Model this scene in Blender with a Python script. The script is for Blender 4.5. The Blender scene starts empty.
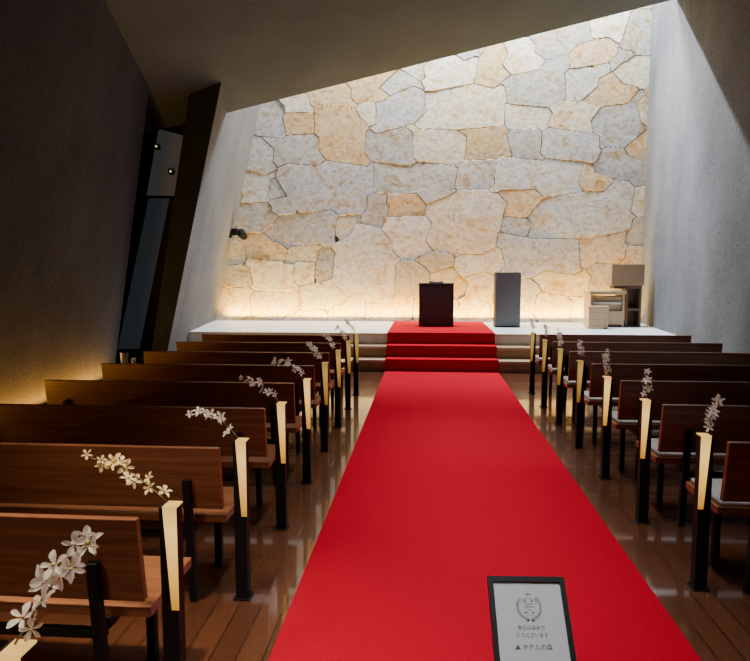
import bpy, bmesh, math, random
import numpy as np
from mathutils import Vector, Matrix, noise
random.seed(7)
scene = bpy.context.scene
COL = scene.collection

# ------------------------------------------------------------------ helpers
def link(o): COL.objects.link(o); return o
def empty(name, loc=(0,0,0)):
    e = bpy.data.objects.new(name, None); e.location = loc; e.empty_display_size = .1
    return link(e)
def mesh_obj(name, verts, faces, mat=None, parent=None, loc=(0,0,0), bevel=0, smooth=False):
    me = bpy.data.meshes.new(name)
    me.from_pydata([tuple(v) for v in verts], [], faces)
    bm = bmesh.new(); bm.from_mesh(me)
    bmesh.ops.recalc_face_normals(bm, faces=bm.faces)
    if bevel: bmesh.ops.bevel(bm, geom=list(bm.edges), offset=bevel, segments=2, affect='EDGES', profile=.5)
    bm.to_mesh(me); bm.free()
    if smooth:
        for p in me.polygons: p.use_smooth = True
    o = bpy.data.objects.new(name, me); o.location = loc
    if mat: me.materials.append(mat)
    link(o)
    if parent: o.parent = parent
    return o
BOXF = [(0,3,2,1),(4,5,6,7),(0,1,5,4),(1,2,6,5),(2,3,7,6),(3,0,4,7)]
def prism(name, b, t, z0, z1, mat, **k):
    v = [(x,y,z0) for x,y in b] + [(x,y,z1) for x,y in t]
    return mesh_obj(name, v, BOXF, mat, **k)
def box(name, x0,x1,y0,y1,z0,z1, mat, **k):
    q = [(x0,y0),(x1,y0),(x1,y1),(x0,y1)]
    return prism(name, q, q, z0, z1, mat, **k)
def multi_box(name, boxes, mat, parent=None, bevel=0):
    v=[];f=[]
    for (x0,x1,y0,y1,z0,z1) in boxes:
        n=len(v)
        v += [(x0,y0,z0),(x1,y0,z0),(x1,y1,z0),(x0,y1,z0),(x0,y0,z1),(x1,y0,z1),(x1,y1,z1),(x0,y1,z1)]
        f += [tuple(i+n for i in q) for q in BOXF]
    return mesh_obj(name, v, f, mat, parent=parent, bevel=bevel)
def cyl(name, r, z0, z1, mat, parent=None, loc=(0,0,0), seg=24, r2=None, axis='Z', bevel=0):
    r2 = r if r2 is None else r2
    v=[];
    for i in range(seg):
        a=2*math.pi*i/seg; v.append((r*math.cos(a), r*math.sin(a), z0))
    for i in range(seg):
        a=2*math.pi*i/seg; v.append((r2*math.cos(a), r2*math.sin(a), z1))
    if axis=='Y': v=[(x,z,y) for x,y,z in v]
    if axis=='X': v=[(z,x,y) for x,y,z in v]
    f=[tuple(range(seg-1,-1,-1)), tuple(range(seg,2*seg))]+[(i,(i+1)%seg,seg+(i+1)%seg,seg+i) for i in range(seg)]
    return mesh_obj(name, v, f, mat, parent=parent, loc=loc)
def tag(o, label, cat, group=None):
    o["label"]=label; o["category"]=cat
    if group: o["group"]=group
def struct(o, label=None, cat=None):
    o["kind"]="structure"
    if label: o["label"]=label
    if cat: o["category"]=cat
    return o

# ------------------------------------------------------------------ materials
def new_mat(name):
    m=bpy.data.materials.new(name); m.use_nodes=True
    nt=m.node_tree; b=nt.nodes["Principled BSDF"]
    return m,nt,b
def N(nt,t,**k):
    n=nt.nodes.new(t)
    for a,v in k.items(): setattr(n,a,v)
    return n
def ramp(nt, fac, stops):
    r=N(nt,'ShaderNodeValToRGB'); e=r.color_ramp.elements
    e[0].position=stops[0][0]; e[0].color=(*stops[0][1],1)
    e[1].position=stops[-1][0]; e[1].color=(*stops[-1][1],1)
    for p,c in stops[1:-1]:
        x=e.new(p); x.color=(*c,1)
    nt.links.new(fac, r.inputs[0]); return r.outputs[0]
def plain(name, col, rough=.5, metal=0, var=.12, scale=30, bump=.05, spec=.5):
    m,nt,b=new_mat(name)
    tc=N(nt,'ShaderNodeTexCoord'); nz=N(nt,'ShaderNodeTexNoise'); nz.inputs['Scale'].default_value=scale; nz.inputs['Detail'].default_value=6
    nt.links.new(tc.outputs['Object'], nz.inputs['Vector'])
    c=ramp(nt, nz.outputs['Fac'], [(.3,tuple(x*(1-var) for x in col)),(.7,tuple(min(1,x*(1+var)) for x in col))])
    nt.links.new(c,b.inputs['Base Color'])
    bp=N(nt,'ShaderNodeBump'); bp.inputs['Strength'].default_value=bump; bp.inputs['Distance'].default_value=.01
    nt.links.new(nz.outputs['Fac'],bp.inputs['Height']); nt.links.new(bp.outputs[0],b.inputs['Normal'])
    b.inputs['Roughness'].default_value=rough; b.inputs['Metallic'].default_value=metal
    b.inputs['Specular IOR Level'].default_value=spec
    return m
def glow(name, col, strength):
    m,nt,b=new_mat(name)
    b.inputs['Base Color'].default_value=(*col,1)
    b.inputs['Emission Strength'].default_value=strength
    tc=N(nt,'ShaderNodeTexCoord'); nz=N(nt,'ShaderNodeTexNoise'); nz.inputs['Scale'].default_value=20
    nt.links.new(tc.outputs['Object'],nz.inputs['Vector']); 
    c=ramp(nt,nz.outputs['Fac'],[(.2,tuple(x*.9 for x in col)),(.8,col)]); nt.links.new(c,b.inputs['Emission Color'])
    return m
def lamp_panel_mat(name,strength):
    m,nt,b=new_mat(name)
    tc=N(nt,'ShaderNodeTexCoord'); sp=N(nt,'ShaderNodeSeparateXYZ'); nt.links.new(tc.outputs['Object'],sp.inputs[0])
    mr=N(nt,'ShaderNodeMapRange'); mr.inputs[1].default_value=.40; mr.inputs[2].default_value=.80; nt.links.new(sp.outputs[2],mr.inputs[0])
    c=ramp(nt,mr.outputs[0],[(0,(.50,.20,.02)),(.35,(1.1,.55,.09)),(.75,(1.4,.86,.23)),(1,(1.0,.56,.12))])
    nt.links.new(c,b.inputs['Emission Color']); b.inputs['Emission Strength'].default_value=strength
    b.inputs['Base Color'].default_value=(.12,.08,.03,1); b.inputs['Roughness'].default_value=.6
    return m
def petal_mat(name,c1,c2):
    m,nt,b=new_mat(name)
    tc=N(nt,'ShaderNodeTexCoord'); nz=N(nt,'ShaderNodeTexNoise'); nz.inputs['Scale'].default_value=60
    nt.links.new(tc.outputs['Object'],nz.inputs['Vector'])
    c=ramp(nt,nz.outputs[0],[(.3,c1),(.7,c2)]); nt.links.new(c,b.inputs['Base Color'])
    b.inputs['Roughness'].default_value=.6
    tr=N(nt,'ShaderNodeBsdfTranslucent'); nt.links.new(c,tr.inputs[0])
    mx=N(nt,'ShaderNodeMixShader'); mx.inputs[0].default_value=.45
    out=nt.nodes['Material Output']
    nt.links.new(b.outputs[0],mx.inputs[1]); nt.links.new(tr.outputs[0],mx.inputs[2]); nt.links.new(mx.outputs[0],out.inputs[0])
    return m
def plaster(name, c1, c2, rough=.9):
    m,nt,b=new_mat(name)
    tc=N(nt,'ShaderNodeTexCoord')
    mp=N(nt,'ShaderNodeMapping'); mp.inputs['Scale'].default_value=(1,1,.6); nt.links.new(tc.outputs['Object'],mp.inputs[0])
    n1=N(nt,'ShaderNodeTexNoise'); n1.inputs['Scale'].default_value=42; n1.inputs['Detail'].default_value=6
    n2=N(nt,'ShaderNodeTexNoise'); n2.inputs['Scale'].default_value=1.6; n2.inputs['Detail'].default_value=4
    nt.links.new(mp.outputs[0],n1.inputs['Vector']); nt.links.new(mp.outputs[0],n2.inputs['Vector'])
    ad=N(nt,'ShaderNodeMath',operation='MULTIPLY_ADD'); nt.links.new(n1.outputs[0],ad.inputs[0]); ad.inputs[1].default_value=.6
    m2=N(nt,'ShaderNodeMath',operation='MULTIPLY'); nt.links.new(n2.outputs[0],m2.inputs[0]); m2.inputs[1].default_value=.4
    nt.links.new(m2.outputs[0],ad.inputs[2])
    c=ramp(nt,ad.outputs[0],[(.35,c1),(.65,c2)]); nt.links.new(c,b.inputs['Base Color'])
    bp=N(nt,'ShaderNodeBump'); bp.inputs['Strength'].default_value=.55; bp.inputs['Distance'].default_value=.011
    nt.links.new(n1.outputs[0],bp.inputs['Height']); nt.links.new(bp.outputs[0],b.inputs['Normal'])
    b.inputs['Roughness'].default_value=rough; b.inputs['Specular IOR Level'].default_value=.2
    return m
def wood(name, c1, c2, rough=.35, axis='X', coat=0):
    m,nt,b=new_mat(name)
    tc=N(nt,'ShaderNodeTexCoord'); mp=N(nt,'ShaderNodeMapping')
    mp.inputs['Scale'].default_value={'X':(1.2,22,22),'Y':(22,1.2,22),'Z':(22,22,1.2)}[axis]
    nt.links.new(tc.outputs['Object'],mp.inputs[0])
    nz=N(nt,'ShaderNodeTexNoise'); nz.inputs['Scale'].default_value=2; nz.inputs['Detail'].default_value=7; nz.inputs['Distortion'].default_value=.6
    nt.links.new(mp.outputs[0],nz.inputs['Vector'])
    c=ramp(nt,nz.outputs[0],[(.3,c1),(.7,c2)]); nt.links.new(c,b.inputs['Base Color'])
    b.inputs['Roughness'].default_value=rough; b.inputs['Coat Weight'].default_value=coat; b.inputs['Coat Roughness'].default_value=.15
    return m
def plank_floor():
    m,nt,b=new_mat("floor_planks")
    tc=N(nt,'ShaderNodeTexCoord'); mp=N(nt,'ShaderNodeMapping'); mp.inputs['Rotation'].default_value=(0,0,math.pi/2)
    nt.links.new(tc.outputs['Object'],mp.inputs[0])
    br=N(nt,'ShaderNodeTexBrick'); br.inputs['Scale'].default_value=1; br.inputs['Brick Width'].default_value=2.2; br.inputs['Row Height'].default_value=.11
    br.inputs['Mortar Size'].default_value=.0025; br.inputs['Mortar Smooth'].default_value=0; br.inputs['Color1'].default_value=(.085,.029,.013,1); br.inputs['Color2'].default_value=(.14,.050,.022,1); br.inputs['Mortar'].default_value=(.008,.005,.003,1)
    nt.links.new(mp.outputs[0],br.inputs['Vector'])
    mp2=N(nt,'ShaderNodeMapping'); mp2.inputs['Scale'].default_value=(40,2.5,1); nt.links.new(tc.outputs['Object'],mp2.inputs[0])
    nz=N(nt,'ShaderNodeTexNoise'); nz.inputs['Scale'].default_value=1.5; nz.inputs['Detail'].default_value=7; nt.links.new(mp2.outputs[0],nz.inputs['Vector'])
    mx=N(nt,'ShaderNodeMix',data_type='RGBA',blend_type='MULTIPLY'); mx.inputs[0].default_value=.4
    nt.links.new(br.outputs['Color'],mx.inputs[6]); g=ramp(nt,nz.outputs[0],[(.3,(.5,.5,.5)),(.7,(1.2,1.1,1))]); nt.links.new(g,mx.inputs[7])
    nt.links.new(mx.outputs[2],b.inputs['Base Color'])
    b.inputs['Roughness'].default_value=.26; b.inputs['Specular IOR Level'].default_value=.4
    b.inputs['Coat Weight'].default_value=1.0
    b.inputs['Coat Roughness'].default_value=.06; b.inputs['Coat IOR'].default_value=1.6
    bp=N(nt,'ShaderNodeBump'); bp.inputs['Strength'].default_value=.4; bp.inputs['Distance'].default_value=.003; bp.invert=True
    nt.links.new(br.outputs['Fac'],bp.inputs['Height']); nt.links.new(bp.outputs[0],b.inputs['Normal'])
    return m
def stone_mat():
    m,nt,b=new_mat("quarry_stone")
    at=N(nt,'ShaderNodeAttribute',attribute_name='tint')
    tc=N(nt,'ShaderNodeTexCoord')
    mp=N(nt,'ShaderNodeMapping'); mp.inputs['Scale'].default_value=(1,1,1.25); mp.inputs['Rotation'].default_value=(0,.35,0); nt.links.new(tc.outputs['Object'],mp.inputs[0])
    n1=N(nt,'ShaderNodeTexNoise'); n1.inputs['Scale'].default_value=1.9; n1.inputs['Detail'].default_value=12; n1.inputs['Roughness'].default_value=.72; n1.inputs['Distortion'].default_value=1.6
    n2=N(nt,'ShaderNodeTexNoise'); n2.inputs['Scale'].default_value=11; n2.inputs['Detail'].default_value=12; n2.inputs['Roughness'].default_value=.80
    mp3=N(nt,'ShaderNodeMapping'); mp3.inputs['Scale'].default_value=(1.2,1,2.0); mp3.inputs['Rotation'].default_value=(0,-.7,0); nt.links.new(tc.outputs['Object'],mp3.inputs[0])
    n3=N(nt,'ShaderNodeTexNoise'); n3.inputs['Scale'].default_value=1.3; n3.inputs['Detail'].default_value=6; n3.inputs['Distortion'].default_value=1.6; nt.links.new(mp3.outputs[0],n3.inputs['Vector'])
    for n in (n1,n2): nt.links.new(mp.outputs[0],n.inputs['Vector'])
    s=ramp(nt,n1.outputs[0],[(.36,(.80,.56,.29)),(.45,(1,.90,.72)),(.52,(1,1,.98)),(.66,(.84,.87,.90))])
    mx=N(nt,'ShaderNodeMix',data_type='RGBA',blend_type='MULTIPLY'); mx.inputs[0].default_value=.95
    nt.links.new(at.outputs['Color'],mx.inputs[6]); nt.links.new(s,mx.inputs[7])
    g=ramp(nt,n2.outputs[0],[(.38,(.48,.45,.42)),(.47,(.84,.83,.82)),(.57,(1.05,1.05,1.05))])
    m2=N(nt,'ShaderNodeMix',data_type='RGBA',blend_type='MULTIPLY'); m2.inputs[0].default_value=.85
    nt.links.new(mx.outputs[2],m2.inputs[6]); nt.links.new(g,m2.inputs[7])
    g3=ramp(nt,n3.outputs[0],[(.48,(1,1,1)),(.497,(.55,.47,.38)),(.503,(.55,.47,.38)),(.515,(1,1,1))])
    m3=N(nt,'ShaderNodeMix',data_type='RGBA',blend_type='MULTIPLY'); m3.inputs[0].default_value=.45
    nt.links.new(m2.outputs[2],m3.inputs[6]); nt.links.new(g3,m3.inputs[7]); nt.links.new(m3.outputs[2],b.inputs['Base Color'])
    ad=N(nt,'ShaderNodeMath',operation='MULTIPLY_ADD'); nt.links.new(n1.outputs[0],ad.inputs[0]); ad.inputs[1].default_value=1.6; nt.links.new(n2.outputs[0],ad.inputs[2])
    bp=N(nt,'ShaderNodeBump'); bp.inputs['Strength'].default_value=.6; bp.inputs['Distance'].default_value=.014
    nt.links.new(ad.outputs[0],bp.inputs['Height']); nt.links.new(bp.outputs[0],b.inputs['Normal'])
    b.inputs['Roughness'].default_value=.9; b.inputs['Specular IOR Level'].default_value=.2
    return m

M_wall=plaster("dark_grey_plaster",(.040,.044,.052),(.090,.096,.108))
M_slab=plaster("grey_plaster",(.070,.080,.095),(.145,.162,.185))
M_wall_r=plaster("grey_plaster_side",(.075,.083,.096),(.155,.170,.190))
M_ceil=plaster("ceiling_plaster",(.060,.084,.118),(.085,.116,.155))
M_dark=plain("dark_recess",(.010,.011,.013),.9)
M_floor=plank_floor()
M_stone=stone_mat()
M_carpet=plain("red_carpet",(.40,.0012,.017),.95,var=.16,scale=260,bump=.3,spec=.03)
M_pew=wood("pew_wood",(.13,.045,.019),(.26,.098,.040),.35,coat=.3)
M_seat=wood("seat_wood",(.17,.062,.025),(.30,.12,.052),.32,coat=.2)
M_metal=plain("black_metal",(.008,.008,.009),.6,0,spec=.2)
M_lamp=lamp_panel_mat("warm_lamp_panel",1.1)
M_lamp2=lamp_panel_mat("dim_lamp_panel",.40)
M_cush=plain("grey_cushion",(.42,.40,.38),.9,scale=120)
M_petal=petal_mat("white_petal",(.93,.90,.78),(1,.98,.90))
M_petal2=petal_mat("cream_petal",(.92,.72,.34),(.96,.84,.52))
M_bloomc=plain("yellow_flower_heart",(.75,.55,.18),.6)
M_stem=plain("green_stem",(.16,.17,.05),.6)
M_stage=plain("pale_stage_floor",(.66,.70,.73),.4,scale=6)
M_step=wood("step_wood",(.26,.16,.085),(.40,.26,.15),.4)
M_nose=plain("pale_step_nosing",(.60,.52,.41),.5)
M_lect=plain("charcoal_lacquer",(.042,.044,.046),.6,var=.05,spec=.2)
M_lectp=plain("dark_panel",(.056,.058,.060),.6,var=.05,spec=.2)
M_grey=plain("mid_grey_panel",(.135,.145,.15),.6,var=.03,spec=.3)
M_org=wood("light_oak",(.46,.31,.175),(.60,.43,.265),.4)
M_org2=wood("beige_oak",(.34,.22,.13),(.44,.30,.18),.45)
M_org3=wood("dark_oak",(.12,.062,.032),(.18,.098,.052),.45)
M_white=plain("white_keys",(.7,.69,.65),.3,var=.03)
M_paper=plain("white_paper",(.58,.585,.59),.7,var=.03)
M_ink=plain("grey_ink",(.10,.10,.11),.8)
M_frame=plain("black_frame",(.012,.012,.013),.4)

# ------------------------------------------------------------------ room shell
YB=13.2
def ceilz(x,y): return 4.02+.333*(x+3.04)-.25*(max(y,6.5)-10.13)
def lx(y,z): return -4.47+.09*(8.91-y)+.165*z
def sx(y,z): return -4.04-.147*(y-10.13)+.235*z
def rx(y): return 4.22-.08*(YB-y)

struct(box("floor",-6.6,5.2,-3.2,YB+.4,-.2,0,M_floor))
z1=8.0
struct(prism("wall_left",[(lx(-3,0)-.3,-3),(lx(-3,0),-3),(lx(8.91,0),8.91),(lx(8.91,0)-.3,8.91)],
      [(lx(-3,z1)-.3,-3),(lx(-3,z1),-3),(lx(8.91,z1),8.91),(lx(8.91,z1)-.3,8.91)],0,z1,M_wall))
ys=9.35
sl=prism("wall_slab",[(-4.15,ys),(sx(ys,0),ys),(sx(YB+.1,0),YB+.1),(sx(YB+.1,0)-.3,YB+.1)],
      [(-4.15+.183*z1,ys),(sx(ys,z1),ys),(sx(YB+.1,z1),YB+.1),(sx(YB+.1,z1)-.4,YB+.1)],0,z1,M_slab)
sl.data.materials.append(plaster("slab_end_plaster",(.022,.033,.050),(.036,.050,.072)))  # same plaster darkened, putting the front end's shade into its colour
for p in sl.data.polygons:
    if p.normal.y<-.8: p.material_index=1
struct(sl)
struct(prism("wall_right",[(rx(-3),-3),(rx(-3)+.3,-3),(rx(YB+.1)+.3,YB+.1),(rx(YB+.1),YB+.1)],
      [(rx(-3),-3),(rx(-3)+.3,-3),(rx(YB+.1)+.3,YB+.1),(rx(YB+.1),YB+.1)],0,9,M_wall_r))
struct(box("wall_front",-6.6,5.2,-3.2,-3,0,9,M_wall))
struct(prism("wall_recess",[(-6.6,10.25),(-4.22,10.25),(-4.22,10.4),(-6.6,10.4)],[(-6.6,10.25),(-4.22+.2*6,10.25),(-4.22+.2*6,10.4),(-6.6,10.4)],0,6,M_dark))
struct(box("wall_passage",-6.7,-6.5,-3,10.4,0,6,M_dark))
# ceiling
def edge(x): return 10.13+(x+3.04)*(11.5-10.13)/(3.85+3.04)
cv=[];xs=[-6.6,5.2]
rows=[-3.2,6.5,None]
for th in (0,.18):
    for r in rows:
        for x in xs:
            y = r if r is not None else edge(x)
            cv.append((x,y,ceilz(x,y)+th))
cf=[(0,1,3,2),(2,3,5,4),(6,8,9,7),(8,10,11,9),(0,6,7,1),(4,5,11,10),(0,2,8,6),(2,4,10,8),(1,7,9,3),(3,9,11,5)]
struct(mesh_obj("ceiling",cv,cf,M_ceil))
xa,xb=-6.6,5.2
v=[(xa,edge(xa)-.2,ceilz(xa,edge(xa))+.1),(xb,edge(xb)-.2,ceilz(xb,edge(xb))+.1),(xb,edge(xb)-.05,ceilz(xb,edge(xb))+.1),(xa,edge(xa)-.05,ceilz(xa,edge(xa))+.1)]
v+= [(a,b,9.0) for a,b,c in v]
struct(mesh_obj("wall_shaft",v,BOXF,M_wall_r))

# stage and steps
S=.18
struct(box("floor_stage",-4.6,4.4,10.69,YB+.02,0,3*S,M_stage))
struct(box("trim_1",-4.6,4.4,10.09,10.72,0,S,M_step))
struct(box("trim_2",-4.6,4.4,10.39,10.72,S-.001,2*S,M_step))
for i,(y,z) in enumerate([(10.09,S),(10.39,2*S),(10.69,3*S)]):
    struct(box("trim_%d"%(i+3),-4.6,4.4,y-.012,y+.05,z-.03,z+.003,M_nose))

# ------------------------------------------------------------------ stone wall (one relief mesh of fitted slabs)
slabs=[
(628,12,17,13,0,'c'),(596,40,14,14,10,'w'),(560,18,20,12,-5,'g'),(552,50,24,10,-8,'g'),(512,66,16,13,12,'c'),(628,48,16,18,0,'g'),(585,62,16,8,-12,'o'),(600,102,18,9,8,'o'),(628,84,18,11,0,'c'),
(575,94,16,9,-10,'g'),(528,96,26,12,-3,'g'),(489,74,13,20,22,'o'),(448,80,24,12,-6,'c'),(414,76,12,8,10,'w'),(392,90,20,8,-25,'g'),(470,54,16,12,-25,'g'),(520,30,18,14,-10,'c'),
(463,114,36,17,2,'c'),(396,116,26,13,-22,'g'),(370,92,18,12,-8,'o'),(372,120,10,9,20,'c'),(330,100,22,9,-6,'o'),(300,106,12,9,10,'c'),(270,122,14,14,8,'g'),(300,126,14,9,-5,'o'),(342,138,25,22,12,'o'),
(388,149,24,14,2,'g'),(437,150,24,13,3,'c'),(484,148,20,13,-4,'o'),(520,126,18,8,5,'c'),(520,150,15,13,0,'g'),(562,151,26,11,-2,'g'),(566,125,16,10,8,'c'),(607,133,22,16,-12,'g'),(634,152,12,12,0,'o'),(635,122,10,10,0,'c'),
(297,152,24,13,4,'g'),(262,158,11,14,15,'w'),(255,187,13,12,0,'w'),(285,196,16,9,25,'w'),(326,190,44,23,2,'g'),(415,182,38,13,4,'g'),(472,177,17,10,-8,'w'),(534,178,38,13,1,'w'),(588,186,15,10,30,'o'),(616,175,26,11,22,'g'),
(402,208,16,9,-4,'o'),(376,212,12,12,25,'g'),(257,218,18,12,0,'g'),(302,229,35,15,-2,'g'),(345,228,10,9,0,'c'),(408,238,22,19,4,'w'),(462,224,32,27,6,'c'),(514,206,14,11,0,'o'),(514,228,13,8,10,'g'),(575,217,48,19,-4,'w'),(634,202,9,14,0,'c'),(632,234,12,12,8,'g'),
(264,246,20,11,2,'o'),(230,254,12,10,0,'c'),(302,254,13,7,0,'c'),(366,264,30,34,10,'w'),(430,264,12,8,8,'g'),(537,255,34,16,3,'g'),(598,250,20,11,-5,'c'),(630,260,12,12,0,'c'),(482,262,18,8,-6,'w'),
(236,276,16,10,-10,'g'),(270,276,22,12,6,'w'),(305,272,10,9,0,'w'),(326,268,10,14,12,'g'),(322,296,20,12,-4,'w'),(412,280,16,17,-8,'g'),(449,282,18,8,12,'c'),(478,290,12,16,-4,'w'),(562,282,24,10,-5,'c'),(604,280,18,14,8,'g'),(634,288,10,12,0,'g'),
(232,303,16,14,8,'c'),(272,306,24,12,-3,'w'),(300,318,18,7,0,'c'),(350,312,16,8,4,'w'),(390,310,24,10,-3,'c'),(432,308,18,13,6,'c'),(468,318,20,8,0,'w'),(512,302,22,13,0,'g'),(550,308,18,12,5,'c'),(586,310,18,13,-4,'w'),(622,312,18,11,0,'g'),
(610,70,5,6,0,'g')
]
occ=[(a,b) for a,b,*_ in slabs]
tries=0
while tries<5000:
    tries+=1
    a=random.uniform(185,665); b=random.uniform(-30,345)
    if 216<a<650 and (b>4+(645-a)*.26-25) and b<325: continue
    if min(((a-c)/1.4)**2+(b-d)**2 for c,d in occ)>27**2:
        slabs.append((a,b,random.uniform(16,26),random.uniform(9,15),random.uniform(-12,12),random.choice('gcwog'))); occ.append((a,b))
K=.0203
X0,X1,Z0,Z1=-4.75,4.55,.35,7.3
dx=.0105
xsN=np.arange(X0,X1+dx,dx); zsN=np.arange(Z0,Z1+dx,dx)
GX,GZ=np.meshgrid(xsN,zsN)
rs=np.random.RandomState(23)
def smooth_noise(scale, seed):
    r=np.random.RandomState(seed)
    nx=int((X1-X0)/scale)+4; nz=int((Z1-Z0)/scale)+4
    g=r.uniform(-1,1,(nz,nx))
    fx=(GX-X0)/scale; fz=(GZ-Z0)/scale
    ix=fx.astype(int); iz=fz.astype(int); tx=fx-ix; tz=fz-iz
    tx=tx*tx*(3-2*tx); tz=tz*tz*(3-2*tz)
    return (g[iz,ix]*(1-tx)+g[iz,ix+1]*tx)*(1-tz)+(g[iz+1,ix]*(1-tx)+g[iz+1,ix+1]*tx)*tz
WX=GX+.003*smooth_noise(.16,2)+.0025*smooth_noise(.05,7)
WZ=GZ+.003*smooth_noise(.16,4)+.0025*smooth_noise(.05,8)
best=np.full(GX.shape,1e9); sec=np.full(GX.shape,1e9); idx=np.zeros(GX.shape,int)
for i,(u,v_,hw_,hh_,rot,k) in enumerate(slabs):
    cx=(u-426)*K; cz=1.6+(269-v_)*K; a=hw_*K; b=hh_*K
    an=math.radians(-rot+rs.uniform(-8,8)); ca_,sa_=math.cos(an),math.sin(an)
    U=(WX-cx)*ca_+(WZ-cz)*sa_; V=-(WX-cx)*sa_+(WZ-cz)*ca_
    f=np.full(GX.shape,-1e9)
    for (nx,nz,d) in ((1,0,a),(-1,0,a),(0,1,b),(0,-1,b)):
        t=rs.uniform(-.36,.36) if nx else rs.uniform(-.18,.18)
        c_,s_=math.cos(t),math.sin(t)
        n0,n1=nx*c_-nz*s_, nx*s_+nz*c_
        f=np.maximum(f,(U*n0+V*n1-d)*(1.0 if nx else 1.25))
    up=f<best
    sec=np.where(up,best,np.minimum(sec,f)); idx=np.where(up,i,idx); best=np.where(up,f,best)
gap=(sec-best)*.5
nS=len(slabs)
TC={'g':(.52,.52,.50),'c':(.75,.68,.53),'o':(.72,.54,.32),'w':(.68,.68,.65)}
cols=np.array([[c*j for c in TC[s[5]]] for s,j in zip(slabs,rs.uniform(.88,1.10,nS))])
cols[:,2]*=rs.uniform(.93,1.07,nS); cols=np.clip(cols,0,1)
d0=rs.uniform(.020,.030,nS); tlx=rs.uniform(-.02,.02,nS); tlz=rs.uniform(-.025,.025,nS)
cxs=np.array([(s[0]-426)*K for s in slabs]); czs=np.array([1.6+(269-s[1])*K for s in slabs])
ridge=np.abs(smooth_noise(.45,21))*.005
D=d0[idx]+np.clip(tlx[idx]*(GX-cxs[idx])+tlz[idx]*(GZ-czs[idx]),-.01,.01)+ridge
e_=np.clip((gap-.001)/.0050,0,1)
Y=-(D*e_)
jt=np.clip((gap-.0010)/.0055,0,1)[...,None]
mortar=np.array([.075,.058,.042])
C=mortar*(1-jt)+cols[idx]*jt
nz_,nx_=GX.shape
co_=np.stack([GX,Y,GZ],-1).reshape(-1,3)
ii=np.arange(nz_*nx_).reshape(nz_,nx_)
F_=np.stack([ii[:-1,:-1],ii[:-1,1:],ii[1:,1:],ii[1:,:-1]],-1).reshape(-1,4)
back=[(-5.0,.02,.2),(4.8,.02,.2),(4.8,.3,.2),(-5.0,.3,.2),(-5.0,.02,8.0),(4.8,.02,8.0),(4.8,.3,8.0),(-5.0,.3,8.0)]
nb=len(co_)
me=bpy.data.meshes.new("wall_back")
me.from_pydata(co_.tolist()+back,[],F_.tolist()+[tuple(q+nb for q in f) for f in BOXF])
ca=me.color_attributes.new("tint",'FLOAT_COLOR','POINT')
cc=np.concatenate([np.concatenate([C.reshape(-1,3),np.ones((nb,1))],1),np.tile([.5,.45,.38,1.],(8,1))]).astype(np.float32)
ca.data.foreach_set("color",cc.ravel())
me.polygons.foreach_set("use_smooth",[False]*(len(F_)+6))
me.materials.append(M_stone); me.update()
wb=link(bpy.data.objects.new("wall_back",me)); wb.location=(0,YB,0); struct(wb,"wall of large irregular natural stone blocks")

# ------------------------------------------------------------------ recess: glowing passage-view panel and glass
def flat(name,pts,y,mat,th=.02):
    v=[(x,y,z) for x,z in pts]+[(x,y+th,z) for x,z in pts]; n=len(pts)
    f=[tuple(range(n)),tuple(range(2*n-1,n-1,-1))]+[(i,(i+1)%n,n+(i+1)%n,n+i) for i in range(n)]
    return mesh_obj(name,v,f,mat)
struct(flat("window_1",[(-4.22,3.80),(-3.74,3.67),(-3.9,2.76),(-4.45,2.77)],10.2,glow("pale_passage_glass",(.125,.13,.125),.22)))  # emissive panel standing in for the lit passage ceiling beyond
struct(flat("window_2",[(-4.42,2.72),(-4.08,2.72),(-4.66,.3),(-5.02,.3)],10.2,glow("blue_grey_glass",(.050,.065,.078),.26)))  # faint emission in place of light coming from behind the glass
ML=glow("small_bulb",(1,.75,.45),.8)
for x,z in ((-4.24,3.52),(-4.02,3.13)):
    e=empty("downlight",(x,10.17,z))
    cyl("housing",.05,-.03,.03,M_metal,parent=e,axis='Y',seg=16)
    cyl("bulb",.017,-.04,-.03,ML,parent=e,axis='Y',seg=16)
    tag(e,"small round spotlight glowing in the passage window","light","passage spotlights")

# ------------------------------------------------------------------ carpet
CX=.25; hw=.88
prof=[(-2.5,0),(10.078,0),(10.078,S+.003),(10.378,S+.003),(10.378,2*S+.003),(10.678,2*S+.003),(10.678,3*S+.003),(13.08,3*S)]
th=.012
up=[(-2.5,th),(10.078-th,th),(10.078-th,S+.003+th),(10.378-th,S+.003+th),(10.378-th,2*S+.003+th),(10.678-th,2*S+.003+th),(10.678-th,3*S+.003+th),(13.08,3*S+.003+th)]
V=[];F=[]
for x in (CX-hw,CX+hw):
    V+=[(x,y,z+.001) for y,z in prof]+[(x,y,z+.001) for y,z in up]
n=len(prof)
for i in range(n-1):
    F.append((n+i,n+i+1,3*n+i+1,3*n+i)); F.append((i,2*n+i,2*n+i+1,i+1))
    F.append((i,i+1,n+i+1,n+i)); F.append((2*n+i,3*n+i,3*n+i+1,2*n+i+1))
F.append((0,n,3*n,2*n)); F.append((n-1,3*n-1,4*n-1,2*n-1))
c=mesh_obj("carpet_runner",V,F,M_carpet); tag(c,"long bright red aisle carpet running up the stage steps","carpet")

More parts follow.
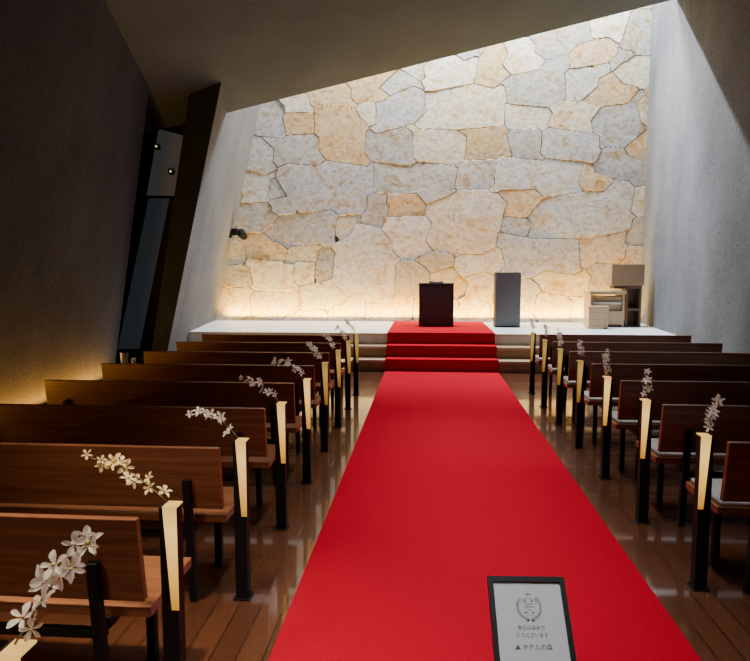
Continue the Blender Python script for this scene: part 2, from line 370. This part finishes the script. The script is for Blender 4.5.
# ------------------------------------------------------------------ pews
def copy_tree(root, loc, swap=None):
    r=root.copy(); r.location=loc; link(r)
    for ch in root.children:
        k=ch.copy(); k.parent=r; k.matrix_parent_inverse=ch.matrix_parent_inverse.copy(); link(k)
        if swap and ch.name in swap: k.data=swap[ch.name]
    return r
def make_pew(L, s):
    e=empty("pew")
    def X(a,b): return (min(s*a,s*b),max(s*a,s*b))
    x0,x1=X(0,L)
    prism("backrest",[(x0,.02),(x1,.02),(x1,.055),(x0,.055)],[(x0,-.02),(x1,-.02),(x1,.01),(x0,.01)],.47,.775,M_pew,parent=e,bevel=.004)
    box("seat",x0,x1,.07,.47,.385,.425,M_seat,parent=e,bevel=.004)
    for a in (.14,L-.18):
        xa_,xb_=X(a,a+.035)
        v=[(xa_,.03,0),(xb_,.03,0),(xb_,.07,0),(xa_,.07,0),(xa_,-.03,.62),(xb_,-.03,.62),(xb_,.0,.62),(xa_,.0,.62)]
        mesh_obj("leg",v,BOXF,M_metal,parent=e)
        box("leg",xa_,xb_,.41,.445,0,.385,M_metal,parent=e)
        box("stretcher",xa_+.004,xb_-.004,.06,.42,.345,.384,M_metal,parent=e)
    xa_,xb_=X(.17,L-.18)
    box("rail",xa_,xb_,.07,.10,.30,.33,M_metal,parent=e)
    return e
PL=1.89
lab="dark reddish wooden pew with plank backrest and black metal legs"
rows_l=[2.03+.86*k for k in range(0,8)]
p0=make_pew(PL,-1); p0.location=(-.95,rows_l[0],0); tag(p0,lab,"pew","pews along the aisle")
for y in rows_l[1:]: copy_tree(p0,(-.95,y,0))
rows_r=[3.18+.865*k for k in range(0,7)]
labr="dark wooden pew with pale cushioned seat and black metal legs"
q0=make_pew(1.86,1); q0.location=(1.45,rows_r[0],0); tag(q0,labr,"pew","pews along the aisle")
for y in rows_r[1:]: copy_tree(q0,(1.45,y,0))
cu=box("seat_cushion",.02,1.83,.08,.46,.4255,.448,M_cush,bevel=.008); cu.location=(1.45,rows_r[0],0); tag(cu,"thin pale grey seat cushion on a wooden pew","cushion","cushions on the pews")
for y in rows_r[1:]:
    k=cu.copy(); k.location=(1.45,y,0); link(k)

# aisle posts
def make_post(s):
    e=empty("aisle_post")
    box("post",-.030,.030,-.030,.030,0,.785,M_metal,parent=e,bevel=.002)
    t=.005
    a=.030*s; o=a+t*s
    v=[(-.015*s,-.030-t,.785),(o,-.030-t,.785),(o,-.030-t,.42),(.008*s,-.030-t,.42),
       (-.015*s,-.0302,.785),(a,-.0302,.785),(a,-.0302,.42),(.008*s,-.0302,.42)]
    p=mesh_obj("lamp_panel",v,[(0,1,2,3),(4,7,6,5),(0,4,5,1),(1,5,6,2),(2,6,7,3),(3,7,4,0)],M_lamp,parent=e)
    x0,x1=sorted((-.015*s,o))
    q=box("lamp_top",x0,x1,-.035,.024,.785,.79,M_lamp,parent=e)
    box("foot",-.041,.041,-.041,.041,0,.008,M_metal,parent=e)
    swap={}
    for ob in (p,q):
        d=ob.data.copy(); d.materials[0]=M_lamp2; swap[ob.name]=d
    return e,swap
yl=[1.27+.86*k for k in range(9)]
A0,swA=make_post(1); A0.location=(-.88,yl[0],0)
tag(A0,"slim black post with tapered glowing yellow panel at pew end","post","posts lining the aisle")
for i,y in enumerate(yl[1:]): copy_tree(A0,(-.88,y,0),swA if i>=4 else None)
yr=[3.26+.865*k for k in range(7)]
B0,swB=make_post(-1); B0.location=(1.38,yr[0],0)
tag(B0,"slim black post with tapered glowing yellow panel at pew end","post","posts lining the aisle")
for i,y in enumerate(yr[1:]): copy_tree(B0,(1.38,y,0),swB if i>=2 else None)

# ------------------------------------------------------------------ flowers
def bloom_mesh(pm):
    bm=bmesh.new()
    for k in range(5):
        a=2*math.pi*k/5+.3; wid=.0095 if k%2 else .0065; L=.032
        R=Matrix.Rotation(a,4,'Z'); rows=[]
        for (t,w) in ((.0,.15),(.25,.7),(.55,1.0),(.8,.75),(1.0,.08)):
            zz=.012*math.sin(t*2.2)-.004*t
            r=[bm.verts.new(R@Vector((.003+t*L,ww*w*wid,zz+ (-.003 if ww==0 else 0)))) for ww in (-1,0,1)]
            rows.append(r)
        for i in range(4):
            for j in range(2):
                bm.faces.new((rows[i][j],rows[i+1][j],rows[i+1][j+1],rows[i][j+1]))
    nf=len(bm.faces)
    bmesh.ops.create_icosphere(bm,subdivisions=1,radius=.005,matrix=Matrix.Translation((0,0,.007)))
    bm.faces.ensure_lookup_table()
    for f in bm.faces[nf:]: f.material_index=1
    for f in bm.faces: f.smooth=True
    me=bpy.data.meshes.new("flower"); bm.to_mesh(me); bm.free()
    me.materials.append(pm); me.materials.append(M_bloomc)
    return me
BLOOM=bloom_mesh(M_petal); BLOOM2=bloom_mesh(M_petal2)
def spray(loc, dx, dz, dy=0, n=11, start=.3, seed=0, sc=1.0, label="", arch=.05, bloom=None):
    rnd=random.Random(seed)
    e=empty("flower_spray",loc)
    P=[]
    for i in range(13):
        t=i/12
        P.append(Vector((dx*t, dy*t, dz*t+arch*math.sin(math.pi*t))))
    v=[];f=[]; seg=6
    for i,p in enumerate(P):
        d=(P[min(i+1,12)]-P[max(i-1,0)]).normalized()
        a=d.cross(Vector((0,1,0))).normalized(); b=d.cross(a)
        r=.0028*(1-.5*i/12)
        for k in range(seg):
            an=2*math.pi*k/seg; v.append(p+a*r*math.cos(an)+b*r*math.sin(an))
    for i in range(12):
        for k in range(seg): f.append((i*seg+k,i*seg+(k+1)%seg,(i+1)*seg+(k+1)%seg,(i+1)*seg+k))
    f.append(tuple(range(seg))); f.append(tuple(range(12*seg,13*seg)))
    mesh_obj("stem",v,f,M_stem,parent=e,smooth=True)
    for i in range(n):
        t=start+(1-start)*i/(n-1)
        p=Vector((dx*t,dy*t,dz*t+arch*math.sin(math.pi*t)))
        p+=Vector((rnd.uniform(-.018,.018),rnd.uniform(-.022,.012),rnd.uniform(-.02,.018)))
        p.z=max(p.z,.034)
        o=bpy.data.objects.new("flower",bloom or BLOOM); link(o); o.parent=e; o.location=p
        o.rotation_euler=(math.radians(rnd.uniform(20,85)),math.radians(rnd.uniform(-35,35)),math.radians(rnd.uniform(-60,60)))
        s_=sc*rnd.uniform(.65,1.0)*(1-.35*t*t*(1 if i>n-3 else 0)); o.scale=(s_,s_,s_)
    tag(e,label or "spray of white orchid blossoms on a slim aisle post","flowers","flower sprays on the aisle posts")
    return e
g="small white blossom spray arching from the post top"
PZ=.793
for i,y in enumerate(yl):
    if i==0: spray((-.88,y,PZ),.165,.225,.05,n=15,start=.15,seed=1,sc=1.12,label="large spray of white orchid blossoms leaning over the aisle",arch=.02)
    elif i==1: spray((-.89,y,PZ),-.27,.15,0,n=12,start=.12,seed=2,arch=.03,sc=1.0,label="creamy yellow orchid spray arching outward from the post",bloom=BLOOM2)
    else: spray((-.89,y,PZ),-.22 if i<5 else -.12,.13 if i<5 else .16,0,n=11,start=.15,seed=2+i,arch=.04 if i<5 else .02,label=g)
for i,y in enumerate(yr):
    spray((1.38,y,PZ),.05 if i==0 else -.03+.02*(i%2),.18,0,n=10,start=.2,seed=30+i,arch=.01,label="upright spray of white blossoms standing on the post top")

# ------------------------------------------------------------------ stage objects
zs=3*S
e=empty("lectern",(.19,12.0,zs+.02)); 
box("body",-.315,.315,-.17,.20,0,.76,M_lect,parent=e,bevel=.006)
box("front_panel",-.27,.27,-.176,-.169,.04,.72,M_lectp,parent=e,bevel=.003)
box("top",-.32,.32,-.18,.205,.76,.785,M_lect,parent=e,bevel=.004)
tag(e,"low charcoal lacquered lectern standing on the red carpet","lectern")
e=empty("open_book",(.19,12.0,zs+.805))
v=[(-.12,-.09,0),(0,-.09,0),(.12,-.09,0),(.12,.09,0),(0,.09,0),(-.12,.09,0),(-.12,-.09,.02),(0,-.09,.012),(.12,-.09,.02),(.12,.09,.035),(0,.09,.025),(-.12,.09,.035)]
mesh_obj("pages",v,[(0,1,4,5),(1,2,3,4),(6,11,10,7),(7,10,9,8),(0,6,7,1),(1,7,8,2),(2,8,9,3),(3,9,10,4),(4,10,11,5),(5,11,6,0)],M_lect,parent=e)
tag(e,"dark open book lying on the lectern top","book")
e=empty("pedestal",(1.49,12.1,zs))
multi_box("body",[(-.225,.225,-.14,.18,0,.03),(-.225,-.217,-.13,.18,.03,.98),(.217,.225,-.13,.18,.03,.98),(-.225,.225,-.13,.18,.98,1.0),(-.217,.217,.12,.18,.03,.98)],M_lect,parent=e)
box("front_panel",-.225,.225,-.142,-.1305,.03,1.0,M_grey,parent=e)
tag(e,"tall narrow pedestal with plain mid grey front","pedestal")
# organ
e=empty("organ",(3.30,12.35,zs))
multi_box("body",[(-.26,.27,-.14,.3,.05,.56),(-.30,-.26,-.2,.3,.0,.60),(.27,.31,-.2,.3,.0,.60),(-.32,.33,-.24,.32,.60,.66),(-.26,.27,-.2,-.14,.05,.30)],M_org,parent=e,bevel=.004)
box("keyboard",-.24,.25,-.20,-.145,.42,.46,M_white,parent=e)
box("kick_board",-.26,.27,-.16,.3,.0,.048,M_org3,parent=e)
box("music_cabinet",.08,.66,-.15,.25,.76,1.15,M_org2,parent=e,bevel=.006)
box("cabinet_front",.11,.63,-.158,-.151,.79,1.12,M_org2,parent=e)
multi_box("stand",[(.36,.40,-.1,.2,0,.70),(.60,.64,-.1,.2,0,.70),(.40,.60,.16,.2,0,.70),(.40,.60,-.1,.16,.30,.34),(.14,.64,-.1,.2,.70,.758)],M_org3,parent=e)
tag(e,"light oak organ console with brown wood cabinet above","organ")
e=empty("organ_bench",(3.06,11.9,zs))
box("seat",-.18,.18,-.12,.12,.34,.40,M_org,parent=e,bevel=.004)
box("side_panel",-.17,-.13,-.11,.11,0,.34,M_org,parent=e); box("side_panel",.13,.17,-.11,.11,0,.34,M_org,parent=e)
box("front_board",-.13,.13,-.10,-.07,.02,.34,M_org,parent=e)
tag(e,"small solid light oak bench beside the organ","bench")

# wall spotlight
e=empty("wall_spotlight",(sx(12.8,2.3)+.0,12.8,2.3))
box("wall_plate",-.03,.03,-.06,.06,-.08,.08,M_metal,parent=e)
box("arm",.02,.30,-.015,.015,-.03,.0,M_metal,parent=e)
h=cyl("lamp_head",.07,-.12,.12,M_metal,parent=e,axis='Y',seg=20,r2=.09); h.location=(.25,0,-.02); h.rotation_euler=(math.radians(20),0,math.radians(30))
h=box("lamp_head",-.05,.05,-.08,.08,-.05,.05,M_metal,parent=e); h.location=(.10,0,.05)
tag(e,"black twin spotlight mounted on the leaning grey wall","spotlight")

# glass vases near side wall
e=empty("glass_vase",(-3.50,7.35,0))
box("ledge",-.10,.12,-.06,.06,0,.46,M_lect,parent=e)
gm=plain("clear_glassware",(.35,.4,.42),.1); gm.node_tree.nodes["Principled BSDF"].inputs['Transmission Weight'].default_value=.7
cyl("vase_body",.035,.461,.62,gm,parent=e,r2=.05,loc=(-.04,0,0)); cyl("vase_cup",.03,.461,.56,gm,parent=e,loc=(.07,0,0))
tag(e,"clear glass vases standing on a dark ledge","vase")

# ------------------------------------------------------------------ sign
e=empty("sign_stand",(.300,1.86,0))
cyl("base",.14,0.014,.03,M_frame,parent=e); cyl("pole",.012,.03,.60,M_frame,parent=e)
FW,FH=.222,.305
fr=empty("framed_sign",(.297,1.86,.70)); fr.rotation_euler=(math.radians(-42),0,math.radians(3))
bw=.015
def loc_box(name,x0,x1,z0,z1,y0,y1,mat): return box(name,x0,x1,y0,y1,z0,z1,mat,parent=fr,bevel=.0015 if mat is M_frame else 0)
multi=[(-FW/2,FW/2,-.008,.008,-bw,0),(-FW/2,FW/2,-.008,.008,-FH,-FH+bw),(-FW/2,-FW/2+bw,-.008,.008,-FH+bw,-bw),(FW/2-bw,FW/2,-.008,.008,-FH+bw,-bw)]
multi_box("frame",multi,M_frame,parent=fr)
loc_box("backing",-FW/2+.002,FW/2-.002,-FH+.002,-.002,.001,.006,M_frame)
loc_box("paper",-FW/2+bw,FW/2-bw,-FH+bw,-bw,-.003,.0,M_paper)
tag(fr,"black framed white notice with wreath emblem and small lettering","sign")
tag(e,"slim black sign stand on the red carpet","stand")
def text(s,size,x,z,rot=0,name="lettering"):
    cu=bpy.data.curves.new("t",'FONT'); cu.body=s; cu.size=size; cu.align_x='CENTER'; cu.align_y='CENTER'
    o=bpy.data.objects.new("t",cu); link(o); dg=bpy.context.evaluated_depsgraph_get(); dg.update()
    me=bpy.data.meshes.new_from_object(o.evaluated_get(dg)); bpy.data.objects.remove(o)
    R=Matrix.Translation((x,-.0036,z))@Matrix.Rotation(rot,4,'Y')@Matrix.Rotation(math.pi/2,4,'X')
    me.transform(R); me.materials.clear(); me.materials.append(M_ink)
    k=bpy.data.objects.new(name,me); link(k); k.parent=fr; return k
zc=-.084
text("本日はおめで",.0130,0,-.140); text("とうございます",.0130,0,-.159); text("▲ ホテルの森",.0165,0,-.190)
text("CHAPEL",.0075,0,zc+.008); text("WEDDING",.0060,0,zc+.000); text("HALL",.0060,0,zc-.008)
v=[];f=[]
def leaf(cx_,cz_,tx,tz,w=.24):
    n0=len(v); px,pz=-tz*w,tx*w
    v.extend([(cx_,-.0037,cz_),(cx_+tx*.5+px,-.0037,cz_+tz*.5+pz),(cx_+tx,-.0037,cz_+tz),(cx_+tx*.5-px,-.0037,cz_+tz*.5-pz)])
    f.append((n0,n0+1,n0+2,n0+3))
def arc(r0,r1,a_0,a_1,n=10):
    for k in range(n):
        a0=math.radians(a_0+(a_1-a_0)*k/n); a1=math.radians(a_0+(a_1-a_0)*(k+1)/n); n0=len(v)
        for a,r in ((a0,r0),(a1,r0),(a1,r1),(a0,r1)): v.append((r*math.cos(a),-.0037,zc+r*math.sin(a)))
        f.append((n0,n0+1,n0+2,n0+3))
for side in (-1,1):
    for k in range(15):
        a=math.radians(-82+k*9)
        for rr in (.037,.041):
            cx_,cz_=side*rr*math.cos(a), zc+rr*math.sin(a)
            for q in (-1,1):
                an=a+q*.7+math.pi/2; L=.0055
                leaf(cx_,cz_,side*math.cos(an)*L,math.sin(an)*L,.18)
arc(.0270,.0277,25,155); arc(.0300,.0305,20,160); arc(.0270,.0276,205,335)
for sx0 in (-1,1):
    leaf(sx0*.002,zc-.040,sx0*.012,-.005,.3); leaf(sx0*.004,zc+.038,sx0*.006,.006,.3)
    leaf(sx0*.006,zc-.019,sx0*.012,.003,.2); leaf(sx0*.006,zc+.019,sx0*.010,-.001,.25)
leaf(0,zc+.036,0,.010,.3)
v=[(x*.84,y,zc+(z-zc)*.84) for x,y,z in v]
mesh_obj("wreath_emblem",v,f,M_ink,parent=fr)
box("bracket",-.03,.03,.01,.03,-.16,-.06,M_frame,parent=fr)

# ------------------------------------------------------------------ lights
def area(name,loc,rot,sx_,sy_,power,col,spread=180):
    l=bpy.data.lights.new(name,'AREA'); l.shape='RECTANGLE'; l.size=sx_; l.size_y=sy_; l.energy=power; l.color=col; l.spread=math.radians(spread)
    o=bpy.data.objects.new(name,l); o.location=loc; o.rotation_euler=rot; link(o); return o
area("skylight",(.7,12.5,8.0),(math.radians(6),0,0),6.2,1.0,1650,(.95,.975,1))
# unseen light added in the shaft to sharpen the side wall's lit diagonal
pos=Vector((1.6,12.93,7.02)); aim=(Vector((3.85,9.9,3.4))-pos).normalized()
zax=-aim; xax=Vector((1,0,.107)); xax=(xax-zax*xax.dot(zax)).normalized(); yax=zax.cross(xax)
R=Matrix((xax,yax,zax)).transposed()
ws=area("shaft_wall_washer",pos,R.to_euler(),.7,.05,165,(.95,.97,1),75)
area("stone_wall_uplight",(0,13.06,.565),(math.radians(178),0,0),8.2,.04,400,(1,.53,.04),130)
area("side_wall_uplight",(-4.06,5.6,.10),(math.radians(180),0,math.radians(5.1)),.05,6.0,85,(1,.42,.06))
area("ceiling_track_lamp",(.25,4.3,5.35),(0,0,0),.2,6.5,66,(.97,.97,1),50)  # unseen fill light added to brighten the aisle carpet
area("pew_downlight",(-1.4,2.0,4.6),(0,0,0),.25,.25,20,(1,.82,.58),45)  # unseen fill added to warm the front left pews
sp=bpy.data.lights.new("pew_spotlight",'SPOT'); sp.energy=190; sp.spot_size=math.radians(34); sp.spot_blend=.8; sp.shadow_soft_size=.03; sp.color=(1,.84,.62)
so=bpy.data.objects.new("pew_spotlight",sp); so.location=(-2.7,-.65,3.7); link(so)
so.rotation_euler=(Vector((-.75,2.6,.4))-Vector(so.location)).to_track_quat('-Z','Y').to_euler()
w=bpy.data.worlds.new("world"); scene.world=w; w.use_nodes=True
w.node_tree.nodes["Background"].inputs[0].default_value=(.7,.8,1,1); w.node_tree.nodes["Background"].inputs[1].default_value=.6

# ------------------------------------------------------------------ camera
cam=bpy.data.cameras.new("camera"); co=bpy.data.objects.new("camera",cam); link(co)
co.location=(0,0,1.6); co.rotation_euler=(math.radians(90-5.4),0,math.radians(4.47))
cam.sensor_width=36; cam.lens=31.2; cam.clip_start=.05
scene.camera=co
